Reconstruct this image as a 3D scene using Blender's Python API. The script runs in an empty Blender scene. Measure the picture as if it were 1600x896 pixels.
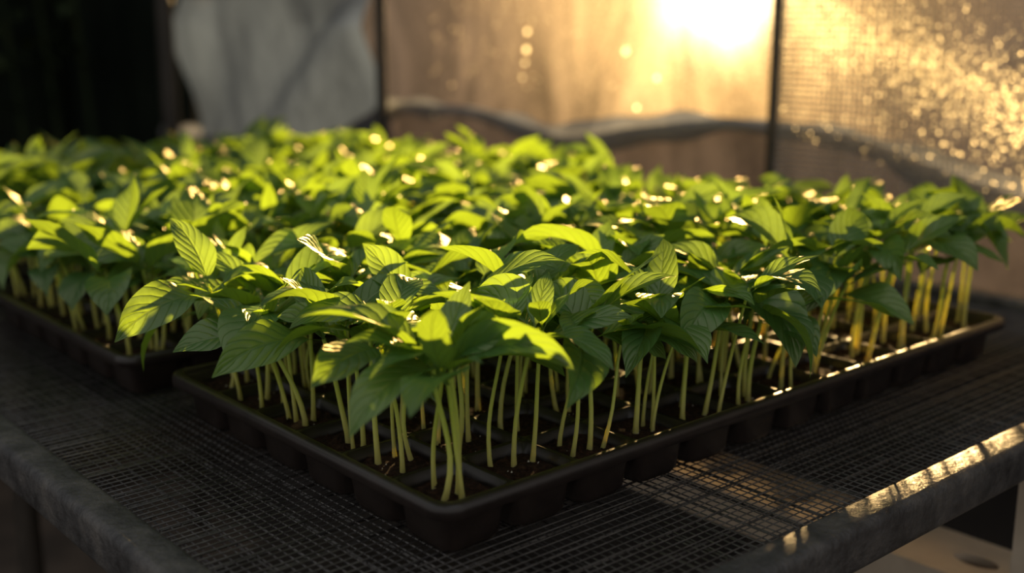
import bpy, math, random
import numpy as np
from mathutils import Vector, Matrix
rng = np.random.default_rng(7)
random.seed(7)
scene = bpy.context.scene
scene.view_settings.view_transform = 'Standard'
scene.view_settings.look = 'None'
ZB = 0.80            # bench top
TH = 0.031           # tray height
RIM = ZB + TH
CAM = Vector((-0.292, -0.382, RIM + 0.212))
YAW = math.radians(41.1)
PITCH = math.radians(12.77)
AZ = Vector((0.7905, 0.6375, 0)).normalized()
def dirv(el):
    e = math.radians(el); return Vector((AZ.x*math.cos(e), AZ.y*math.cos(e), math.sin(e)))

# ------------------------------------------------------------ helpers
def empty(name, loc=(0, 0, 0)):
    e = bpy.data.objects.new(name, None)
    e.empty_display_size = 0.05
    e.location = loc
    scene.collection.objects.link(e)
    return e

def mesh_obj(name, verts, faces, mats, parent=None, smooth=False, fmat=None, uvs=None, rnd=None):
    me = bpy.data.meshes.new(name)
    me.from_pydata([tuple(v) for v in verts] if not isinstance(verts, np.ndarray) else verts.tolist(), [],
                   faces if not isinstance(faces, np.ndarray) else faces.tolist())
    if not isinstance(mats, (list, tuple)):
        mats = [mats]
    for m in mats:
        me.materials.append(m)
    if fmat is not None:
        me.polygons.foreach_set('material_index', np.asarray(fmat, dtype=np.int32))
    if smooth:
        me.polygons.foreach_set('use_smooth', np.ones(len(me.polygons), dtype=bool))
    if uvs is not None:
        uvl = me.uv_layers.new(name='UVMap')
        idx = np.empty(len(me.loops), dtype=np.int32)
        me.loops.foreach_get('vertex_index', idx)
        uvl.data.foreach_set('uv', np.asarray(uvs)[idx].astype(np.float32).ravel())
    if rnd is not None:
        a = me.attributes.new('rnd', 'FLOAT', 'POINT')
        a.data.foreach_set('value', np.asarray(rnd, dtype=np.float32))
    me.update()
    o = bpy.data.objects.new(name, me)
    scene.collection.objects.link(o)
    if parent:
        o.parent = parent
    return o

class MB:
    def __init__(s):
        s.v = []; s.f = []; s.m = []; s.n = 0
    def add(s, v, f, m=0):
        v = np.asarray(v, dtype=float)
        s.v.append(v)
        for q in f:
            s.f.append([i + s.n for i in q]); s.m.append(m)
        s.n += len(v)
    def box(s, x0, x1, y0, y1, z0, z1, m=0):
        v = [(x0,y0,z0),(x1,y0,z0),(x1,y1,z0),(x0,y1,z0),(x0,y0,z1),(x1,y0,z1),(x1,y1,z1),(x0,y1,z1)]
        s.add(v, [(0,3,2,1),(4,5,6,7),(0,1,5,4),(1,2,6,5),(2,3,7,6),(3,0,4,7)], m)
    def tube(s, pts, r, n=8, m=0, cap=True):
        pts = [Vector(p) for p in pts]
        rs = r if hasattr(r, '__len__') else [r]*len(pts)
        vs = []
        for i, p in enumerate(pts):
            t = (pts[min(i+1, len(pts)-1)] - pts[max(i-1, 0)]).normalized()
            a = t.cross(Vector((0, 0, 1)))
            if a.length < 0.2: a = t.cross(Vector((0, 1, 0)))
            a.normalize(); b = t.cross(a).normalized()
            for k in range(n):
                th = 2*math.pi*k/n
                vs.append(p + (a*math.cos(th) + b*math.sin(th))*rs[i])
        fs = []
        for i in range(len(pts)-1):
            for k in range(n):
                fs.append((i*n+k, i*n+(k+1) % n, (i+1)*n+(k+1) % n, (i+1)*n+k))
        if cap:
            fs.append(tuple(range(n-1, -1, -1)))
            fs.append(tuple(range((len(pts)-1)*n, len(pts)*n)))
        s.add(vs, fs, m)
    def obj(s, name, mats, parent=None, smooth=False):
        return mesh_obj(name, np.vstack(s.v), s.f, mats, parent, smooth, fmat=s.m)

def nmat(name):
    m = bpy.data.materials.new(name)
    m.use_nodes = True
    nt = m.node_tree
    nt.nodes.clear()
    out = nt.nodes.new('ShaderNodeOutputMaterial')
    return m, nt, out
def N(nt, typ, **kw):
    n = nt.nodes.new(typ)
    for k, v in kw.items():
        if k.startswith('i_'):
            n.inputs[k[2:].replace('_', ' ')].default_value = v
        else:
            setattr(n, k, v)
    return n
def math_n(nt, op, a, b=None, c=None):
    n = nt.nodes.new('ShaderNodeMath'); n.operation = op
    for i, x in enumerate((a, b, c)):
        if x is None: continue
        if isinstance(x, (int, float)): n.inputs[i].default_value = x
        else: nt.links.new(x, n.inputs[i])
    return n.outputs[0]
def ramp(nt, fac, stops):
    r = nt.nodes.new('ShaderNodeValToRGB')
    e = r.color_ramp.elements
    while len(e) < len(stops): e.new(0.5)
    for i, (p, c) in enumerate(stops):
        e[i].position = p
        e[i].color = (*c, 1) if len(c) == 3 else c
    nt.links.new(fac, r.inputs[0])
    return r.outputs[0]
def noise_n(nt, scale, detail=4, rough=0.55, vec=None, dist=0.0):
    n = nt.nodes.new('ShaderNodeTexNoise')
    n.inputs['Scale'].default_value = scale
    n.inputs['Detail'].default_value = detail
    n.inputs['Roughness'].default_value = rough
    n.inputs['Distortion'].default_value = dist
    if vec is not None: nt.links.new(vec, n.inputs['Vector'])
    return n.outputs['Fac']
def bump_n(nt, h, strength, dist=0.001):
    b = nt.nodes.new('ShaderNodeBump')
    b.inputs['Strength'].default_value = strength
    b.inputs['Distance'].default_value = dist
    nt.links.new(h, b.inputs['Height'])
    return b.outputs[0]
def simple(name, cols, scale, rough=(0.4, 0.7), metal=0.0, bump=0.3, bdist=0.001, spec=0.5, detail=6):
    m, nt, out = nmat(name)
    tc = N(nt, 'ShaderNodeTexCoord').outputs['Object']
    n = noise_n(nt, scale, detail, 0.6, tc)
    c = ramp(nt, n, [(0.3 + 0.4*i/(len(cols)-1), col) for i, col in enumerate(cols)])
    p = N(nt, 'ShaderNodeBsdfPrincipled')
    p.inputs['Metallic'].default_value = metal
    p.inputs['Specular IOR Level'].default_value = spec
    nt.links.new(c, p.inputs['Base Color'])
    mr = N(nt, 'ShaderNodeMapRange')
    mr.inputs[3].default_value = rough[0]; mr.inputs[4].default_value = rough[1]
    nt.links.new(n, mr.inputs[0]); nt.links.new(mr.outputs[0], p.inputs['Roughness'])
    n2 = noise_n(nt, scale*4, 5, 0.6, tc)
    nt.links.new(bump_n(nt, n2, bump, bdist), p.inputs['Normal'])
    nt.links.new(p.outputs[0], out.inputs[0])
    return m

# ------------------------------------------------------------ materials
M_tray = simple('black_plastic', [(0.014, 0.010, 0.009), (0.028, 0.020, 0.017)], 60, (0.26, 0.38), 0, 0.15, 0.0006, 0.6)
M_soil = simple('potting_soil', [(0.018, 0.008, 0.005), (0.055, 0.025, 0.016), (0.13, 0.060, 0.036)], 320, (0.8, 1), 0, 1.0, 0.003, 0.25)
M_perl = simple('perlite', [(0.45, 0.40, 0.34), (0.65, 0.6, 0.52)], 300, (0.7, 0.9))
M_wire = simple('galvanised_wire', [(0.06, 0.055, 0.052), (0.16, 0.15, 0.145)], 90, (0.24, 0.42), 0.65, 0.2)
M_rail = simple('weathered_steel', [(0.034, 0.033, 0.034), (0.08, 0.078, 0.078), (0.14, 0.13, 0.12)], 55, (0.38, 0.6), 0.35, 0.9, 0.0016)
M_post = simple('dark_steel_post', [(0.03, 0.025, 0.02), (0.06, 0.05, 0.04)], 30, (0.4, 0.6), 0.3)
M_beam = simple('painted_steel_beam', [(0.42, 0.34, 0.25), (0.60, 0.50, 0.38)], 20, (0.4, 0.6), 0.0)
M_net = simple('net_thread', [(0.18, 0.17, 0.155), (0.34, 0.32, 0.29)], 50, (0.4, 0.6), 0.0)
M_floor = simple('dirt_floor', [(0.03, 0.022, 0.016), (0.08, 0.058, 0.042), (0.14, 0.10, 0.072)], 5, (0.7, 0.95), 0, 0.5, 0.01)
M_block = simple('light_block_board', [(0.010, 0.008, 0.007), (0.028, 0.022, 0.018)], 8, (0.7, 0.9), 0, 0.4, 0.003)
M_dark = simple('dark_backdrop', [(0.004, 0.007, 0.005), (0.014, 0.020, 0.012)], 3, (0.8, 1.0), 0, 0.1, 0.001, 0.1)  # near-black: darkness of the far interior is put into the colour
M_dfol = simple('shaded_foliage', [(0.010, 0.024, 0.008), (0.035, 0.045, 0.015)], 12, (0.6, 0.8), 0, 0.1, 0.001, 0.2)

def leaf_material():
    m, nt, out = nmat('seedling_leaf')
    uv = N(nt, 'ShaderNodeUVMap'); uv.uv_map = 'UVMap'
    sp = N(nt, 'ShaderNodeSeparateXYZ'); nt.links.new(uv.outputs[0], sp.inputs[0])
    s = sp.outputs[0]
    v = math_n(nt, 'ABSOLUTE', math_n(nt, 'SUBTRACT', sp.outputs[1], 0.5))   # 0..0.5
    mid = math_n(nt, 'SMOOTH_MIN', math_n(nt, 'DIVIDE', v, 0.045), 1.0, 0.3)
    ph = math_n(nt, 'MULTIPLY', math_n(nt, 'SUBTRACT', math_n(nt, 'MULTIPLY', s, 8.0), math_n(nt, 'MULTIPLY', v, 4.6)), 2*math.pi)
    w = math_n(nt, 'ABSOLUTE', math_n(nt, 'SINE', math_n(nt, 'MULTIPLY', ph, 0.5)))
    w = math_n(nt, 'POWER', w, 0.30)
    vein = math_n(nt, 'MULTIPLY', mid, w)      # 0 on veins, 1 between
    at = N(nt, 'ShaderNodeAttribute'); at.attribute_name = 'rnd'
    rn = at.outputs['Fac']
    tc = N(nt, 'ShaderNodeTexCoord').outputs['Object']
    no = noise_n(nt, 140, 3, 0.5, tc)
    f = math_n(nt, 'ADD', math_n(nt, 'MULTIPLY', rn, 0.75), math_n(nt, 'MULTIPLY', no, 0.25))
    base = ramp(nt, f, [(0.1, (0.048, 0.145, 0.048)), (0.5, (0.075, 0.195, 0.052)), (0.9, (0.130, 0.27, 0.055))])
    veinc = N(nt, 'ShaderNodeRGB'); veinc.outputs[0].default_value = (0.17, 0.31, 0.10, 1)
    mx = N(nt, 'ShaderNodeMix', data_type='RGBA')
    nt.links.new(ramp(nt, vein, [(0.0, (0.6, 0.6, 0.6)), (0.6, (1, 1, 1))]), mx.inputs[0])
    nt.links.new(veinc.outputs[0], mx.inputs[6]); nt.links.new(base, mx.inputs[7])
    h = math_n(nt, 'ADD', math_n(nt, 'MULTIPLY', vein, 1.0), math_n(nt, 'MULTIPLY', no, 0.6))
    bp = bump_n(nt, h, 0.7, 0.0009)
    df = N(nt, 'ShaderNodeBsdfDiffuse')
    nt.links.new(mx.outputs[2], df.inputs[0]); nt.links.new(bp, df.inputs['Normal'])
    gl = N(nt, 'ShaderNodeBsdfGlossy'); gl.inputs['Roughness'].default_value = 0.34
    gl.inputs[0].default_value = (1.0, 0.90, 0.64, 1)
    nt.links.new(bp, gl.inputs['Normal'])
    tr = N(nt, 'ShaderNodeBsdfTranslucent')
    tcol = ramp(nt, vein, [(0.0, (0.20, 0.29, 0.02)), (0.5, (0.33, 0.52, 0.03))])
    nt.links.new(tcol, tr.inputs[0]); nt.links.new(bp, tr.inputs[1])
    ms = N(nt, 'ShaderNodeMixShader'); ms.inputs[0].default_value = 0.36
    nt.links.new(df.outputs[0], ms.inputs[1]); nt.links.new(tr.outputs[0], ms.inputs[2])
    m2 = N(nt, 'ShaderNodeMixShader'); m2.inputs[0].default_value = 0.085
    nt.links.new(ms.outputs[0], m2.inputs[1]); nt.links.new(gl.outputs[0], m2.inputs[2])
    nt.links.new(m2.outputs[0], out.inputs[0])
    return m
M_leaf = leaf_material()

def stem_material():
    m, nt, out = nmat('seedling_stem')
    uv = N(nt, 'ShaderNodeUVMap'); uv.uv_map = 'UVMap'
    sp = N(nt, 'ShaderNodeSeparateXYZ'); nt.links.new(uv.outputs[0], sp.inputs[0])
    c = ramp(nt, sp.outputs[0], [(0.0, (0.62, 0.54, 0.20)), (0.5, (0.50, 0.58, 0.11)), (1.0, (0.36, 0.52, 0.07))])
    p = N(nt, 'ShaderNodeBsdfPrincipled')
    nt.links.new(c, p.inputs['Base Color'])
    p.inputs['Roughness'].default_value = 0.45
    p.inputs['Subsurface Weight'].default_value = 0.8
    p.inputs['Subsurface Radius'].default_value = (1.0, 0.9, 0.3)
    p.inputs['Subsurface Scale'].default_value = 0.005
    nt.links.new(p.outputs[0], out.inputs[0])
    return m
M_stem = stem_material()

def film(name, tcol, tfac, dcol, glossfac, grain=1.0, diff=(0.30, 0.29, 0.28), lowk=0.3, dk=0.4):
    """thin plastic film: part clear, part milky translucent, a little gloss, dusty/condensation texture"""
    m, nt, out = nmat(name)
    tc = N(nt, 'ShaderNodeTexCoord').outputs['Object']
    mp = N(nt, 'ShaderNodeMapping'); mp.inputs['Scale'].default_value = (1, 1, 0.35)
    nt.links.new(tc, mp.inputs[0])
    big = noise_n(nt, 6, 6, 0.65, mp.outputs[0], 1.2)
    fine = noise_n(nt, 160, 3, 0.7, tc)
    vo = N(nt, 'ShaderNodeTexVoronoi'); vo.inputs['Scale'].default_value = 220
    nt.links.new(tc, vo.inputs['Vector'])
    a = math_n(nt, 'ADD', math_n(nt, 'MULTIPLY', big, 1.5), math_n(nt, 'MULTIPLY', math_n(nt, 'SUBTRACT', fine, 0.5), 0.9*grain))
    a = math_n(nt, 'ADD', a, math_n(nt, 'MULTIPLY', math_n(nt, 'SUBTRACT', vo.outputs['Distance'], 0.4), 0.4*grain))
    a = math_n(nt, 'SUBTRACT', a, 0.3)
    tr = N(nt, 'ShaderNodeBsdfTransparent')
    lo = tuple(c*lowk for c in tcol)
    nt.links.new(ramp(nt, a, [(0.15, lo), (0.75, tcol)]), tr.inputs[0])
    tl = N(nt, 'ShaderNodeBsdfTranslucent')
    nt.links.new(ramp(nt, a, [(0.2, dcol), (0.8, tuple(c*dk for c in dcol))]), tl.inputs[0])
    df = N(nt, 'ShaderNodeBsdfDiffuse'); df.inputs[0].default_value = (*diff, 1)
    gl = N(nt, 'ShaderNodeBsdfGlossy'); gl.inputs['Roughness'].default_value = 0.35
    gl.inputs[0].default_value = (0.5, 0.5, 0.5, 1)
    m1 = N(nt, 'ShaderNodeMixShader'); m1.inputs[0].default_value = 0.3
    nt.links.new(tl.outputs[0], m1.inputs[1]); nt.links.new(df.outputs[0], m1.inputs[2])
    m2 = N(nt, 'ShaderNodeMixShader'); m2.inputs[0].default_value = glossfac
    nt.links.new(m1.outputs[0], m2.inputs[1]); nt.links.new(gl.outputs[0], m2.inputs[2])
    m3 = N(nt, 'ShaderNodeMixShader'); m3.inputs[0].default_value = tfac
    nt.links.new(m2.outputs[0], m3.inputs[1]); nt.links.new(tr.outputs[0], m3.inputs[2])
    nt.links.new(m3.outputs[0], out.inputs[0])
    return m
M_film = film('clear_plastic_film', (0.95, 0.88, 0.78), 0.80, (0.015, 0.015, 0.016), 0.05, 0.5, (0.12, 0.12, 0.12), 0.22)
M_skirt = film('milky_plastic_film', (0.60, 0.52, 0.48), 0.05, (0.034, 0.032, 0.043), 0.12, 0.4, (0.16, 0.14, 0.14), 0.3, 0.6)
M_roll = film('rolled_plastic_film', (0.5, 0.45, 0.4), 0.02, (0.12, 0.135, 0.175), 0.15, 0.4, (0.55, 0.53, 0.52), 0.3, 0.8)
M_fold = film('sky_tinted_film', (0.9, 0.75, 0.55), 0.05, (0.036, 0.054, 0.105), 0.22, 0.2, (0.26, 0.31, 0.38), 0.3, 0.5)  # bluish sky sheen of the plastic fold is painted into this colour

def drop_mat():
    m, nt, out = nmat('water_droplet')
    tl = N(nt, 'ShaderNodeBsdfTranslucent'); tl.inputs[0].default_value = (1.0, 0.95, 0.78, 1)
    gl = N(nt, 'ShaderNodeBsdfGlossy'); gl.inputs['Roughness'].default_value = 0.25
    gl.inputs[0].default_value = (1, .85, .6, 1)
    ms = N(nt, 'ShaderNodeMixShader'); ms.inputs[0].default_value = 0.12
    nt.links.new(tl.outputs[0], ms.inputs[1]); nt.links.new(gl.outputs[0], ms.inputs[2])
    nt.links.new(ms.outputs[0], out.inputs[0])
    return m
M_drop = drop_mat()

# ------------------------------------------------------------ floor
mb = MB(); mb.box(-2.5, 3.2, -2.5, 3.2, -0.05, 0.0)
mb.obj('floor', M_floor)

# ------------------------------------------------------------ bench
bench = empty('greenhouse_bench', (0, 0, 0))
BX0, BX1, BY0, BY1 = -0.078, 0.68, -0.078, 1.02
def bev_box(name, x0, x1, y0, y1, z0, z1, mat, parent, bev=0.004):
    b = MB(); b.box(x0, x1, y0, y1, z0, z1)
    o = b.obj(name, mat, parent, False)
    md = o.modifiers.new('bevel', 'BEVEL'); md.width = bev; md.segments = 4
    for p in o.data.polygons: p.use_smooth = True
    return o
rw, rh = 0.022, 0.026
zt = ZB + 0.004
bev_box('rail_left', BX0-rw, BX0, BY0-rw, BY1+rw, zt-rh, zt, M_rail, bench, 0.005)
bev_box('rail_front', BX0+0.0005, BX1+rw, BY0-rw, BY0, zt-rh, zt, M_rail, bench, 0.005)
bev_box('rail_end', BX1, BX1+rw, BY0+0.0005, BY1+rw, zt-rh, zt+0.006, M_rail, bench, 0.005)
bev_box('rail_back', BX0+0.0005, BX1-0.0005, BY1, BY1+rw, zt-rh, zt, M_rail, bench, 0.005)
mb = MB()
sp_ = 0.0056
def wire(p0, p1, r, seg, amp, ph):
    pts = []
    for i in range(seg+1):
        t = i/seg
        p = Vector(p0).lerp(Vector(p1), t)
        p.z += amp*math.sin(9*t+ph) 
        pts.append(p)
    mb.tube(pts, r, 4, 0, False)
zw = ZB - 0.0016
x = BX0 + 0.003
while x < BX1:
    wire((x, BY0-0.004, zw), (x+rng.normal(0, .0008), BY1+0.004, zw), 0.00042, 12, 0.0006, rng.uniform(0, 1)); x += sp_
y = BY0 + 0.003
while y < BY1:
    wire((BX0-0.004, y, zw+0.0008), (BX1+0.004, y+rng.normal(0, .0008), zw+0.0008), 0.00042, 12, 0.0006, rng.uniform(0, 1)); y += sp_
x = BX0 + 0.01
while x < BX1:
    wire((x, BY0-0.004, zw-0.006), (x+0.004, BY1+0.004, zw-0.006), 0.0008, 6, 0.0, 0); x += 0.0191
y = BY0 + 0.01
while y < BY1:
    wire((BX0-0.004, y, zw-0.0045), (BX1+0.004, y+0.003, zw-0.0045), 0.0008, 6, 0.0, 0); y += 0.0191
mb.obj('wire_mesh', M_wire, bench)
mb = MB()
for lx in (BX0-0.011, BX1+0.011):
    for ly in (BY0-0.011, BY1+0.011):
        mb.box(lx-0.011, lx+0.011, ly-0.011, ly+0.011, 0.0, zt-rh)
mb.tube([(0.055, 0.77, 0.0), (0.055, 0.77, ZB-0.02)], 0.012, 12)
mb.tube([(0.055, 0.77, CAM.z-0.475), (0.30, 0.77, CAM.z-0.475), (0.67, 0.77, CAM.z-0.475)], 0.009, 12)
mb.box(BX0, BX1, 0.76, 0.78, ZB-0.028, ZB-0.010)
mb.box(BX0, BX1, 0.30, 0.32, ZB-0.028, ZB-0.010)
mb.box(BX0+0.20, BX1, 0.06, BY1, 0.30, 0.31)
mb.obj('legs_and_braces', M_post, bench)

def slotted_beam():
    b = MB()
    x0, x1, ztp, th = 0.405, 0.468, ZB-0.12, 0.003
    y0, y1 = -0.60, 1.1
    pitch = 0.075
    ny = int((y1-y0)/pitch)
    xc = (x0+x1)/2
    nseg = 24
    for i in range(ny):
        ya = y0+i*pitch; yb = ya+pitch; yc = (ya+yb)/2
        outer = []; inner = []
        for k in range(nseg):
            th_ = 2*math.pi*k/nseg
            c, s = math.cos(th_), math.sin(th_)
            hx, hy = (x1-x0)/2, pitch/2
            sc = min(hx/abs(c) if abs(c) > 1e-6 else 9, hy/abs(s) if abs(s) > 1e-6 else 9)
            outer.append((xc+c*sc, yc+s*sc)); inner.append((xc+c*0.009, yc+s*0.016))
        vs = [(p[0], p[1], ztp) for p in outer]+[(p[0], p[1], ztp) for p in inner]+[(p[0], p[1], ztp-0.006) for p in inner]
        fs = []
        for k in range(nseg):
            k2 = (k+1) % nseg
            fs.append((k, k2, nseg+k2, nseg+k)); fs.append((nseg+k, nseg+k2, 2*nseg+k2, 2*nseg+k))
        b.add(vs, fs)
        for sx in (x0, x1):
            for sy in (ya, yb):
                cx = sx; cy = sy
                near = sorted(outer, key=lambda p: (p[0]-cx)**2+(p[1]-cy)**2)[:2]
                b.add([(cx, cy, ztp), (near[0][0], near[0][1], ztp), (near[1][0], near[1][1], ztp)], [(0, 1, 2)])
    ye = y0+ny*pitch
    b.box(x0-0.002, x0, y0, ye, ztp-0.03, ztp+0.0003)
    b.box(x1, x1+0.002, y0, ye, ztp-0.03, ztp+0.0003)
    for yy in (-0.088, 0.9):
        b.box(x0-0.006, x0-0.002, yy-0.01, yy+0.01, ztp-0.02, ZB-0.0225)
    return b.obj('slotted_beam', M_beam, bench)
slotted_beam()

# ------------------------------------------------------------ trays
def rrect(x0, x1, y0, y1, r, n=6):
    pts = []
    for cx, cy, a0 in ((x1-r, y0+r, -90), (x1-r, y1-r, 0), (x0+r, y1-r, 90), (x0+r, y0+r, 180)):
        for k in range(n+1):
            a = math.radians(a0+90*k/n)
            pts.append((cx+r*math.cos(a), cy+r*math.sin(a)))
    return pts
def loft(b, rings, m=0, close=False):
    n = len(rings[0]); vs = [p for r in rings for p in r]; fs = []
    for i in range(len(rings)-1):
        for k in range(n):
            fs.append((i*n+k, i*n+(k+1) % n, (i+1)*n+(k+1) % n, (i+1)*n+k))
    if close: fs.append(tuple(range((len(rings)-1)*n, len(rings)*n)))
    b.add(vs, fs, m)
TX, TY = 0.535, 0.285
NX, NY = 12, 6
MARG = 0.0075
PX, PY = (TX-2*MARG)/NX, (TY-2*MARG)/NY
SOILZ = TH-0.009
def build_tray(ox, oy, rot=0.0):
    e = empty('seedling_tray', (ox, oy, ZB+0.0004)); e.rotation_euler = (0, 0, rot)
    b = MB()
    prof = [(MARG+0.0005, TH-0.0040), (MARG-0.001, TH-0.0012), (MARG-0.0025, TH), (0.0028, TH), (0.001, TH-0.0008), (0.0, TH-0.0026),
            (0.0, TH-0.0075), (0.0012, TH-0.0082), (0.0024, TH-0.0075), (0.003, TH-0.004)]
    rings = []
    for d, z in prof:
        rings.append([(px, py, z) for px, py in rrect(d, TX-d, d, TY-d, max(0.013-d, 0.004))])
    loft(b, rings)
    for i in range(NX):
        for j in range(NY):
            x0 = MARG+i*PX; y0 = MARG+j*PY; x1 = x0+PX; y1 = y0+PY
            def rg(ins, z, r):
                return [(px, py, z) for px, py in rrect(x0+ins, x1-ins, y0+ins, y1-ins, r, 3)]
            loft(b, [rg(0.0, TH-0.0042, 0.0004), rg(0.0006, TH-0.0030, 0.003), rg(0.0016, TH-0.0036, 0.005), rg(0.0026, TH-0.012, 0.006),
                     rg(0.0040, 0.004, 0.007), rg(0.0056, 0.0008, 0.007), rg(0.0075, 0.0, 0.006)], 0, True)
    b.obj('tray_shell', M_tray, e, True)
    s = MB()
    for i in range(NX):
        for j in range(NY):
            x0 = MARG+i*PX+0.0022; y0 = MARG+j*PY+0.0022; w = PX-0.0044; h = PY-0.0044
            n = 9
            vs = []
            for a in range(n):
                for c in range(n):
                    ed = min(a, c, n-1-a, n-1-c)
                    z = SOILZ + (0.0008 if ed else -0.001) + rng.normal(0, 0.0008)
                    vs.append((x0+w*a/(n-1), y0+h*c/(n-1), z))
            fs = [(a*n+c, (a+1)*n+c, (a+1)*n+c+1, a*n+c+1) for a in range(n-1) for c in range(n-1)]
            s.add(vs, fs, 0)
            for k in range(26):
                cx = x0+rng.uniform(0.1, 0.9)*w; cy = y0+rng.uniform(.1, .9)*h; r = rng.uniform(0.0005, 0.0014)
                mi = 1 if rng.random() < 0.13 else 0
                if mi: r *= 0.6
                o = [(cx+r, cy, SOILZ+.001), (cx, cy+r, SOILZ+.001), (cx-r, cy, SOILZ+.001), (cx, cy-r, SOILZ+.001), (cx+r*.2, cy, SOILZ+.0012+r)]
                s.add(o, [(0, 1, 4), (1, 2, 4), (2, 3, 4), (3, 0, 4)], mi)
    s.obj('potting_mix', [M_soil, M_perl], e)
    return e

trays = [(0.0, 0.0, 0.0), (-0.010, 0.327, 0.0), (-0.012, 0.652, 0.0)]
for t in trays: build_tray(*t)

# ------------------------------------------------------------ seedlings
def rotz(P, a):
    c, s = math.cos(a), math.sin(a)
    return np.stack([P[:, 0]*c-P[:, 1]*s, P[:, 0]*s+P[:, 1]*c, P[:, 2]], 1)

class Plants:
    def __init__(s):
        s.V = []; s.F = []; s.UV = []; s.R = []; s.M = []; s.n = 0
    def push(s, V, F, UV, R, m):
        s.V.append(V); s.F.append(F+s.n); s.UV.append(UV); s.R.append(np.full(len(V), R)); s.M.append(np.full(len(F), m)); s.n += len(V)
    def tube(s, P, r, k, u0=0, u1=1):
        n = len(P)
        T = np.gradient(P, axis=0); T /= np.linalg.norm(T, axis=1)[:, None]+1e-9
        ref = np.array([0.3, 0.9, 0.05]); A = np.cross(T, ref); A /= np.linalg.norm(A, axis=1)[:, None]+1e-9
        B = np.cross(T, A)
        th = np.arange(k)*2*np.pi/k
        V = (P[:, None, :]+(A[:, None, :]*np.cos(th)[None, :, None]+B[:, None, :]*np.sin(th)[None, :, None])*np.asarray(r)[:, None, None]).reshape(-1, 3)
        i = np.arange(n-1)[:, None]; j = np.arange(k)[None, :]
        F = np.stack([i*k+j, i*k+(j+1) % k, (i+1)*k+(j+1) % k, (i+1)*k+j], -1).reshape(-1, 4)
        u = np.repeat(np.linspace(u0, u1, n), k)
        s.push(V, F, np.stack([u, u*0], 1), 0.5, 1)
    def leaf(s, base, az, L, W, pitch, curv, fold, twist, nl, nw, rn, side=0.0):
        pet = 0.15
        t = np.linspace(0, 1, nl+1)
        ang = pitch-curv*(t**1.3)
        ds = L/nl
        cx = np.concatenate([[0], np.cumsum(np.cos(ang[:-1])*ds)]); cz = np.concatenate([[0], np.cumsum(np.sin(ang[:-1])*ds)])
        tt = np.clip((t-pet)/(1-pet), 0, 1)
        w = W*0.5*np.sin(np.pi*tt**0.76)**0.8*(1-0.10*tt)
        tp = np.clip((tt-0.74)/0.26, 0, 1)
        w = w*(1-0.32*tp*tp*(3-2*tp))
        w = np.maximum(w, 0.0007)
        w[-1] = 0.0002
        v = np.linspace(-1, 1, nw+1)
        T, Vv = np.meshgrid(t, v, indexing='ij')
        Wg = w[:, None]
        ph = rng.uniform(0, 6.28)
        fa = fold*(1-0.4*T)
        lat = Vv*Wg*np.cos(fa)
        up = np.abs(Vv)**1.1*Wg*np.sin(fa)
        up += 0.060*W*np.sin(T*2*np.pi*1.8+ph+np.sign(Vv)*1.1)*Vv**2*np.sin(np.pi*T)
        up += 0.018*W*np.abs(np.sin(np.pi*(T*8-np.abs(Vv)*1.6)))*(1-np.abs(Vv))*4*np.abs(Vv)*np.sin(np.pi*T)
        tw = twist*T
        lat2 = lat*np.cos(tw)-up*np.sin(tw); up2 = lat*np.sin(tw)+up*np.cos(tw)
        X = cx[:, None]-up2*np.sin(ang)[:, None]
        Z = cz[:, None]+up2*np.cos(ang)[:, None]
        Y = lat2+side*L*T**2
        P = np.stack([X.ravel(), Y.ravel(), Z.ravel()], 1)
        P = rotz(P, az)+np.asarray(base)
        i = np.arange(nl)[:, None]; j = np.arange(nw)[None, :]; k = nw+1
        F = np.stack([i*k+j, (i+1)*k+j, (i+1)*k+j+1, i*k+j+1], -1).reshape(-1, 4)
        UV = np.stack([T.ravel(), (Vv.ravel()+1)/2], 1)
        s.push(P, F, UV, rn, 0)
        return P
    def obj(s, name):
        F = np.vstack(s.F)
        return mesh_obj(name, np.vstack(s.V), F, [M_leaf, M_stem], None, True, fmat=np.concatenate(s.M), uvs=np.vstack(s.UV), rnd=np.concatenate(s.R))

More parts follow.
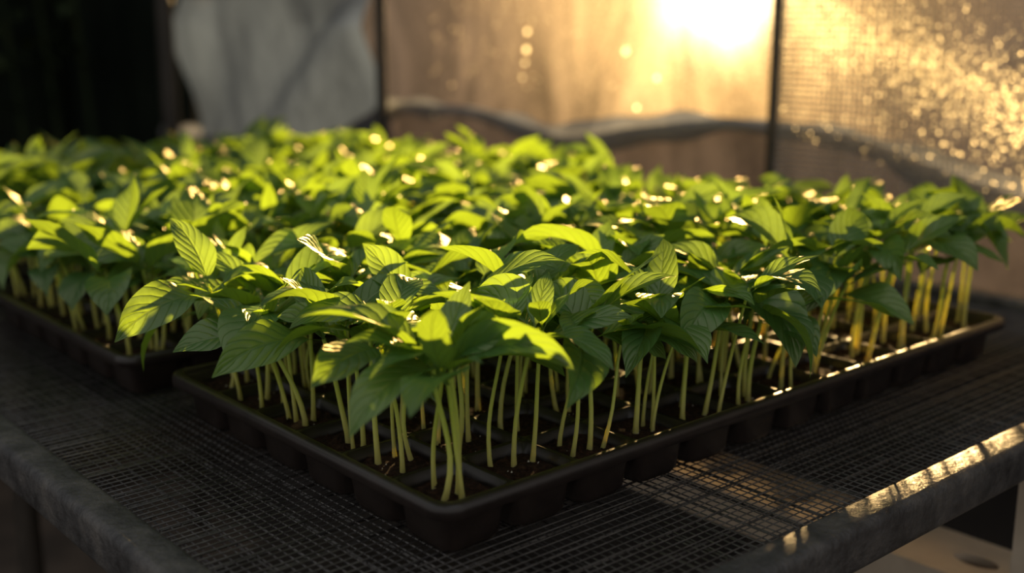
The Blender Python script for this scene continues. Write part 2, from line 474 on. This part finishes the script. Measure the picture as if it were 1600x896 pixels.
glints = []
def seedling(pl, bx, by, bz, h, lean, laz, hi, edge, far):
    n = 9 if hi else 6
    t = np.linspace(0, 1, n)
    lx, ly = math.cos(laz)*lean, math.sin(laz)*lean
    wob = rng.normal(0, 0.0014, 2)
    P = np.stack([bx+lx*t**1.5+wob[0]*np.sin(np.pi*t*1.3), by+ly*t**1.5+wob[1]*np.sin(np.pi*t*1.6), bz-0.002+h*t], 1)
    r0 = rng.uniform(0.0010, 0.0016)
    pl.tube(P, np.linspace(r0, r0*0.72, n)*(1+0.35*np.exp(-t*14)), 7 if hi else 5)
    def at(q):
        return np.array([np.interp(q, t, P[:, k]) for k in range(3)])
    nl, nw = (15, 8) if hi else (8, 4)
    a0 = rng.uniform(0, 2*math.pi)
    if edge is not None and rng.random() < 0.65:
        a0 = edge+rng.normal(0, 0.7)
    sc = rng.uniform(0.88, 1.25)
    rn = rng.uniform(0.0, 0.9)
    res = []
    for k in range(2):
        res.append((0.95+rng.uniform(-.06, .04), a0+k*math.pi+rng.normal(0, .35), 0.056*sc*rng.uniform(.75, 1.15), 1.08*rng.uniform(0.019, .027)*sc,
                    math.radians(rng.uniform(8, 58)), math.radians(rng.uniform(30, 100))))
    a1 = a0+math.pi/2
    k = rng.integers(2)
    res.append((0.98+rng.uniform(-.02, .01), a1+k*math.pi+rng.normal(0, .45), 0.048*sc*rng.uniform(.75, 1.2), 1.08*rng.uniform(0.015, .021)*sc,
                math.radians(rng.uniform(15, 62)), math.radians(rng.uniform(10, 80))))
    if rng.random() < 0.5:
        res.append((1.0, rng.uniform(0, 6.28), 0.036*sc*rng.uniform(.7, 1.25), rng.uniform(0.010, .015)*sc,
                    math.radians(rng.uniform(35, 78)), math.radians(rng.uniform(5, 60))))
    for q, az, L, W, pi_, cu in res:
        Pl = pl.leaf(at(min(q, 1)), az, L, W, pi_, cu, math.radians(rng.uniform(5, 34)), rng.normal(0, 0.6), nl, nw,
                     min(1, max(0, rn+rng.normal(0, .15))), rng.normal(0, .16))
        if rng.random() < (0.02 if not far else 0.05):
            q_ = Pl[rng.integers(len(Pl)//3, len(Pl))]
            glints.append((q_+np.array([0, 0, 0.0003]), rng.uniform(0.0002, 0.0004) if not far else rng.uniform(0.0004, 0.0007)))

def populate(ti):
    ox, oy, _ = trays[ti]
    pl = Plants()
    hi = ti == 0
    for i in range(NX):
        for j in range(NY):
            ring = i in (0, NX-1) or j in (0, NY-1)
            cnt = int(rng.choice([3, 4, 4] if ring and ti < 2 else [2, 3, 3]))
            cx = ox+MARG+(i+.5)*PX; cy = oy+MARG+(j+.5)*PY
            for k in range(cnt):
                bx = cx+rng.uniform(-1, 1)*PX*0.30; by = cy+rng.uniform(-1, 1)*PY*0.30
                ex = -1 if i == 0 else (1 if i == NX-1 else 0); ey = -1 if j == 0 else (1 if j == NY-1 else 0)
                if ex or ey:
                    laz = math.atan2(ey, ex)+rng.normal(0, .8); lean = abs(rng.normal(0.010, 0.007))
                    edge = math.atan2(ey, ex)
                else:
                    laz = rng.uniform(0, 6.28); lean = abs(rng.normal(0, 0.010)); edge = None
                h = (0.066, 0.067, 0.064)[ti]+0.004*math.sin(cx*17+cy*9)+rng.normal(0, 0.0075)+(0.006*(i/NX) if ti == 0 else 0)
                if ti == 0 and i < 2: h -= 0.007*(j/NY)
                h = max(0.048, min(0.083, h))
                seedling(pl, bx, by, ZB+SOILZ, h, lean, laz, hi or (ti == 1 and i < 4), edge, ti > 0)
    return pl.obj('pepper_seedlings')
beds = [populate(k) for k in range(3)]

# droplets and added leaf glints: little domes (open at the back), convex side towards -axis
def domes(name, items, axis, mat=M_drop):
    ax = Vector(axis).normalized(); u = ax.cross(Vector((0, 0, 1))).normalized(); w = u.cross(ax)
    vs = []; K = 8
    base = [(-ax)*1.0*0.7]
    for el, rad in ((50, None), (0, None)):
        e = math.radians(el)
        for k in range(K):
            a = 2*math.pi*k/K
            base.append((-ax)*math.sin(e)*0.7+(u*math.cos(a)+w*math.sin(a))*math.cos(e))
    B = np.array([b[:] for b in base])
    tri = [(0, 1+k, 1+(k+1) % K) for k in range(K)]
    quad = [(1+k, 1+K+k, 1+K+(k+1) % K, 1+(k+1) % K) for k in range(K)]
    b = MB()
    for c, r in items:
        b.add(B*r+np.asarray(c), tri+quad)
    return b.obj(name, mat, None, True)
domes('leaf_glints', glints, AZ).parent = beds[0]  # domes added to make the sun glints of glossy leaves

# ------------------------------------------------------------ plastic wall
WX = 0.85
greenwall = empty('greenhouse_film_wall', (0, 0, 0))
def sheet(name, y0, y1, zlo, zhi, xf, mat, ny=160, nz=60, parent=greenwall):
    V = []; UV = []
    for a in range(ny+1):
        y = y0+(y1-y0)*a/ny
        z0 = zlo(y) if callable(zlo) else zlo; z1 = zhi(y) if callable(zhi) else zhi
        for c in range(nz+1):
            z = z0+(z1-z0)*c/nz
            V.append((xf(y, z), y, z))
    k = nz+1
    F = [(a*k+c, (a+1)*k+c, (a+1)*k+c+1, a*k+c+1) for a in range(ny) for c in range(nz)]
    return mesh_obj(name, V, F, mat, parent, True)
sheet('clear_film', -1.2, 2.03, 0.02, 2.1,
      lambda y, z: WX+0.02+0.008*math.sin(y*7+z*5)+0.006*math.sin(y*19-z*11)+0.004*math.sin(z*23+y*4), M_film, 240, 120)
py = [-1.3, -0.4, 0.12, 0.22, 0.34, 0.52, 0.63, 0.785, 0.96, 1.15, 1.3, 1.5, 2.03]
pz = [-0.17, -0.18, -0.158, -0.136, -0.110, -0.106, -0.121, -0.148, -0.119, -0.115, -0.17, -0.22, -0.22]
yy = np.linspace(-1.3, 2.2, 700); zz = np.interp(yy, py, pz)
ker = np.hanning(31); ker /= ker.sum(); zz = np.convolve(np.pad(zz, 15, 'edge'), ker, 'valid')
edge_z = lambda y: CAM.z+float(np.interp(y, yy, zz))
def skx(y, z):
    d = edge_z(y)-z
    return WX-0.018-0.02*math.exp(-d*14)*(1+0.5*math.sin(y*13))+0.010*math.sin(y*16+z*9)*min(1, d*6)+0.005*math.sin(y*41-z*6)*min(1, d*6)
sheet('film_skirt', -1.2, 2.03, 0.02, edge_z, skx, M_skirt, 260, 60)
# bunched, half-rolled top hem of the skirt (open towards the film)
mb = MB(); n_ = 260; K = 10; vs = []
for a in range(n_+1):
    y = -1.2+3.23*a/n_
    r = 0.015+0.007*math.sin(y*11)+0.0025*math.sin(y*37)
    for k in range(K+1):
        th = math.radians(75-150*k/K)
        zo = -r*0.5*k/K
        vs.append((skx(y, edge_z(y))-0.002-r*0.7*math.cos(th), y, edge_z(y)+r*math.sin(th)*0.9-0.006+zo+0.002*math.sin(y*60+k)))
fs = [(a*(K+1)+k, (a+1)*(K+1)+k, (a+1)*(K+1)+k+1, a*(K+1)+k+1) for a in range(n_) for k in range(K)]
mb.add(vs, fs); mb.obj('rolled_film_edge', M_roll, greenwall, True)
mb = MB(); mb.box(WX-0.065, WX-0.05, -1.2, 2.04, 0.0, 0.40); mb.box(WX-0.065, WX-0.05, -1.2, 2.04, 0.402, 0.775)
mb.obj('added_light_block', M_block, greenwall)  # dark boards added to hide the skirt glowing below the bench
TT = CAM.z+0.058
def curtainx(y, z):
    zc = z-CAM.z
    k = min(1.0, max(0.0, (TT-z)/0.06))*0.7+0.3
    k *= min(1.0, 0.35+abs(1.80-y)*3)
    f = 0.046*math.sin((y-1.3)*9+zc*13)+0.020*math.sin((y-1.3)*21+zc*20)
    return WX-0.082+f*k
sheet('loose_curtain', 1.14, 1.83, CAM.z-0.30, TT, curtainx, M_fold, 90, 60)
mb = MB()
mb.tube([(WX-0.088, 1.12, TT), (WX-0.088, 1.5, TT-0.002), (WX-0.1, 1.79, TT)], 0.0025, 6)
for y, r in ((-0.36, .007), (0.396, .0062), (1.160, .0085), (1.77, .016)):
    px_ = WX-0.08 if y < 1 else WX-0.15
    if 1 < y < 1.3: px_, y = WX-0.095-0.03, 1.085
    mb.tube([(px_, y, 0), (px_, y, 2.15)], r, 14)
mb.box(WX-0.17, WX+0.02, -1.2, 2.04, 2.1, 2.15)
mb.obj('wall_posts', M_post, greenwall, False)

# insect net on right panel
net = empty('insect_net', (0, 0, 0))
def netpt(y, z):
    t = (0.415-y)/0.8
    return (WX-0.090-0.070*t+0.004*math.sin(y*14+z*6), y, z)
mb = MB()
s_ = 0.0062
y = 0.38
while y > -0.5:
    mb.tube([netpt(y, z) for z in np.linspace(CAM.z-0.17, CAM.z+0.35, 12)], 0.0008, 4, 0, False); y -= s_
z = CAM.z-0.17
while z < CAM.z+0.35:
    mb.tube([netpt(y, z) for y in np.linspace(0.38, -0.5, 20)], 0.0008, 4, 0, False); z += s_
mb.obj('net_threads', M_net, net)

drops = []
for k in range(12500):
    t = rng.random()
    y = 0.38-0.52*t
    zc = np.interp(y, [-0.1, 0.1, 0.25, 0.36, 0.45], [-0.15, -0.090, -0.030, -0.01, 0.01])
    if k % 3: z = CAM.z+zc+rng.normal(0.0, 0.018)+abs(rng.normal(0, 0.018))
    else: z = CAM.z+zc+rng.normal(0.0, 0.050)
    p = netpt(y, z)
    drops.append(((p[0]-0.0010, p[1], p[2]), 0.0003+0.0010*rng.random()**3.5))
domes('condensation_droplets', drops, (1, 0, 0)).parent = net
big = []
for (y, dz, r) in [(0.817, -.032, .0024), (0.815, -.008, .0019), (0.631, -.031, .0026), (1.026, -.133, .0026), (0.435, -0.004, .002), (0.578, -.062, .002),
                   (0.398, -.019, .002), (0.82, -.05, .0014), (0.825, -.07, .0012), (0.61, -.10, .0016), (0.99, -.16, .002)]:
    big.append(((WX-0.07, y, CAM.z+dz), r*1.75))
for k in range(260):
    y = rng.uniform(0.45, 1.1); big.append(((WX-0.03, y, CAM.z+rng.uniform(-.09, .1)), rng.uniform(.0003, .0011)))
o = domes('film_droplets', big, (1, 0, 0)); o.parent = greenwall

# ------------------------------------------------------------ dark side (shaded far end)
sh_e = empty('far_end_backdrop')  # dark sheets added to stand for the unlit far end
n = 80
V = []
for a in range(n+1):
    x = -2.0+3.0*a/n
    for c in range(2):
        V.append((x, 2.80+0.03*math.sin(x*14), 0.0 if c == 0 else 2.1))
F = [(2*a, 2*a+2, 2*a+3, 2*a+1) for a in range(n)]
mesh_obj('end_backdrop', V, F, M_dark, sh_e, True)
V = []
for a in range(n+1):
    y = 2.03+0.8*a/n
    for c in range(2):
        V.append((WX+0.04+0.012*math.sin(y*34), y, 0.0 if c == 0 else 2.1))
mesh_obj('side_backdrop', V, F, M_dark, sh_e, True)  # dark sheet added to close the bright gap past the film
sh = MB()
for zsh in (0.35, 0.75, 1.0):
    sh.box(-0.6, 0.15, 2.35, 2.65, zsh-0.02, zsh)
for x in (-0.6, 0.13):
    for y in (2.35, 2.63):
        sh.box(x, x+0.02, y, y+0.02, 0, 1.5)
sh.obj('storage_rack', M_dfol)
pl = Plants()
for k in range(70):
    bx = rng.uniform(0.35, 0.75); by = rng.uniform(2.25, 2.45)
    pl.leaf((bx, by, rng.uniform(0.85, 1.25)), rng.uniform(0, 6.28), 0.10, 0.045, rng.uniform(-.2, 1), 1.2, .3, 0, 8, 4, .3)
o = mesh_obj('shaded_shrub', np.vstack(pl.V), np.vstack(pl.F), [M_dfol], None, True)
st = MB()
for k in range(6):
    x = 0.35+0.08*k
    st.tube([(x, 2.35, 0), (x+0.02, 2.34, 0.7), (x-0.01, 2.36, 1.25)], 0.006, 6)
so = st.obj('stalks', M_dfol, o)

# ------------------------------------------------------------ light
sd = dirv(12)
L = bpy.data.lights.new('sun', 'SUN'); L.energy = 48; L.color = (1.0, 0.69, 0.31); L.angle = math.radians(1.5)
lo = bpy.data.objects.new('sun', L); scene.collection.objects.link(lo)
lo.rotation_euler = sd.to_track_quat('Z', 'Y').to_euler(); lo.location = sd*5

w = bpy.data.worlds.new('World'); scene.world = w; w.use_nodes = True
nt = w.node_tree; nt.nodes.clear()
out = nt.nodes.new('ShaderNodeOutputWorld'); bg = nt.nodes.new('ShaderNodeBackground')
tc = nt.nodes.new('ShaderNodeTexCoord')
nv = nt.nodes.new('ShaderNodeVectorMath'); nv.operation = 'NORMALIZE'; nt.links.new(tc.outputs['Generated'], nv.inputs[0])
dt = nt.nodes.new('ShaderNodeVectorMath'); dt.operation = 'DOT_PRODUCT'
nt.links.new(nv.outputs[0], dt.inputs[0]); dt.inputs[1].default_value = dirv(1.8)
d = math_n(nt, 'MAXIMUM', dt.outputs['Value'], 0.0)
def term(pw, k, col):
    p = math_n(nt, 'MULTIPLY', math_n(nt, 'POWER', d, pw), k)
    vm = nt.nodes.new('ShaderNodeVectorMath'); vm.operation = 'SCALE'
    vm.inputs[0].default_value = col; nt.links.new(p, vm.inputs[3]); return vm.outputs[0]
def addv(a, b):
    vm = nt.nodes.new('ShaderNodeVectorMath'); vm.operation = 'ADD'; nt.links.new(a, vm.inputs[0]); nt.links.new(b, vm.inputs[1]); return vm.outputs[0]
tot = addv(term(1600, 26, (1, .80, .45)), term(125, 3.8, (1, .60, .19)))
tot = addv(tot, term(26, 0.48, (1, .58, .32)))
sp = nt.nodes.new('ShaderNodeSeparateXYZ'); nt.links.new(nv.outputs[0], sp.inputs[0])
amb = ramp(nt, math_n(nt, 'ADD', math_n(nt, 'MULTIPLY', sp.outputs[2], 0.5), 0.5),
           [(0.3, (0.045, 0.04, 0.035)), (0.5, (0.39, 0.365, 0.34)), (1.0, (0.43, 0.45, 0.47))])
# sky ambient cut toward the sun so film keeps its colour, fuller overhead and behind
side = nt.nodes.new('ShaderNodeMapRange'); side.inputs[1].default_value = 0.1; side.inputs[2].default_value = 0.8
side.inputs[3].default_value = 1.0; side.inputs[4].default_value = 0.22
nt.links.new(dt.outputs['Value'], side.inputs[0])
vm = nt.nodes.new('ShaderNodeVectorMath'); vm.operation = 'SCALE'; nt.links.new(amb, vm.inputs[0]); nt.links.new(side.outputs[0], vm.inputs[3])
tot = addv(tot, vm.outputs[0])
nt.links.new(tot, bg.inputs[0]); bg.inputs[1].default_value = 1.0
nt.links.new(bg.outputs[0], out.inputs[0])

# ------------------------------------------------------------ camera
cd = bpy.data.cameras.new('camera'); co = bpy.data.objects.new('camera', cd); scene.collection.objects.link(co)
cd.sensor_width = 36; cd.lens = 36*1800/1600
cd.clip_start = 0.01
fw = Vector((math.sin(YAW)*math.cos(PITCH), math.cos(YAW)*math.cos(PITCH), -math.sin(PITCH)))
co.location = CAM
co.rotation_euler = fw.to_track_quat('-Z', 'Y').to_euler()
cd.dof.use_dof = True; cd.dof.focus_distance = 0.60; cd.dof.aperture_fstop = 4.0
scene.camera = co
print('verts', sum(len(o.data.vertices) for o in scene.objects if o.type == 'MESH'))
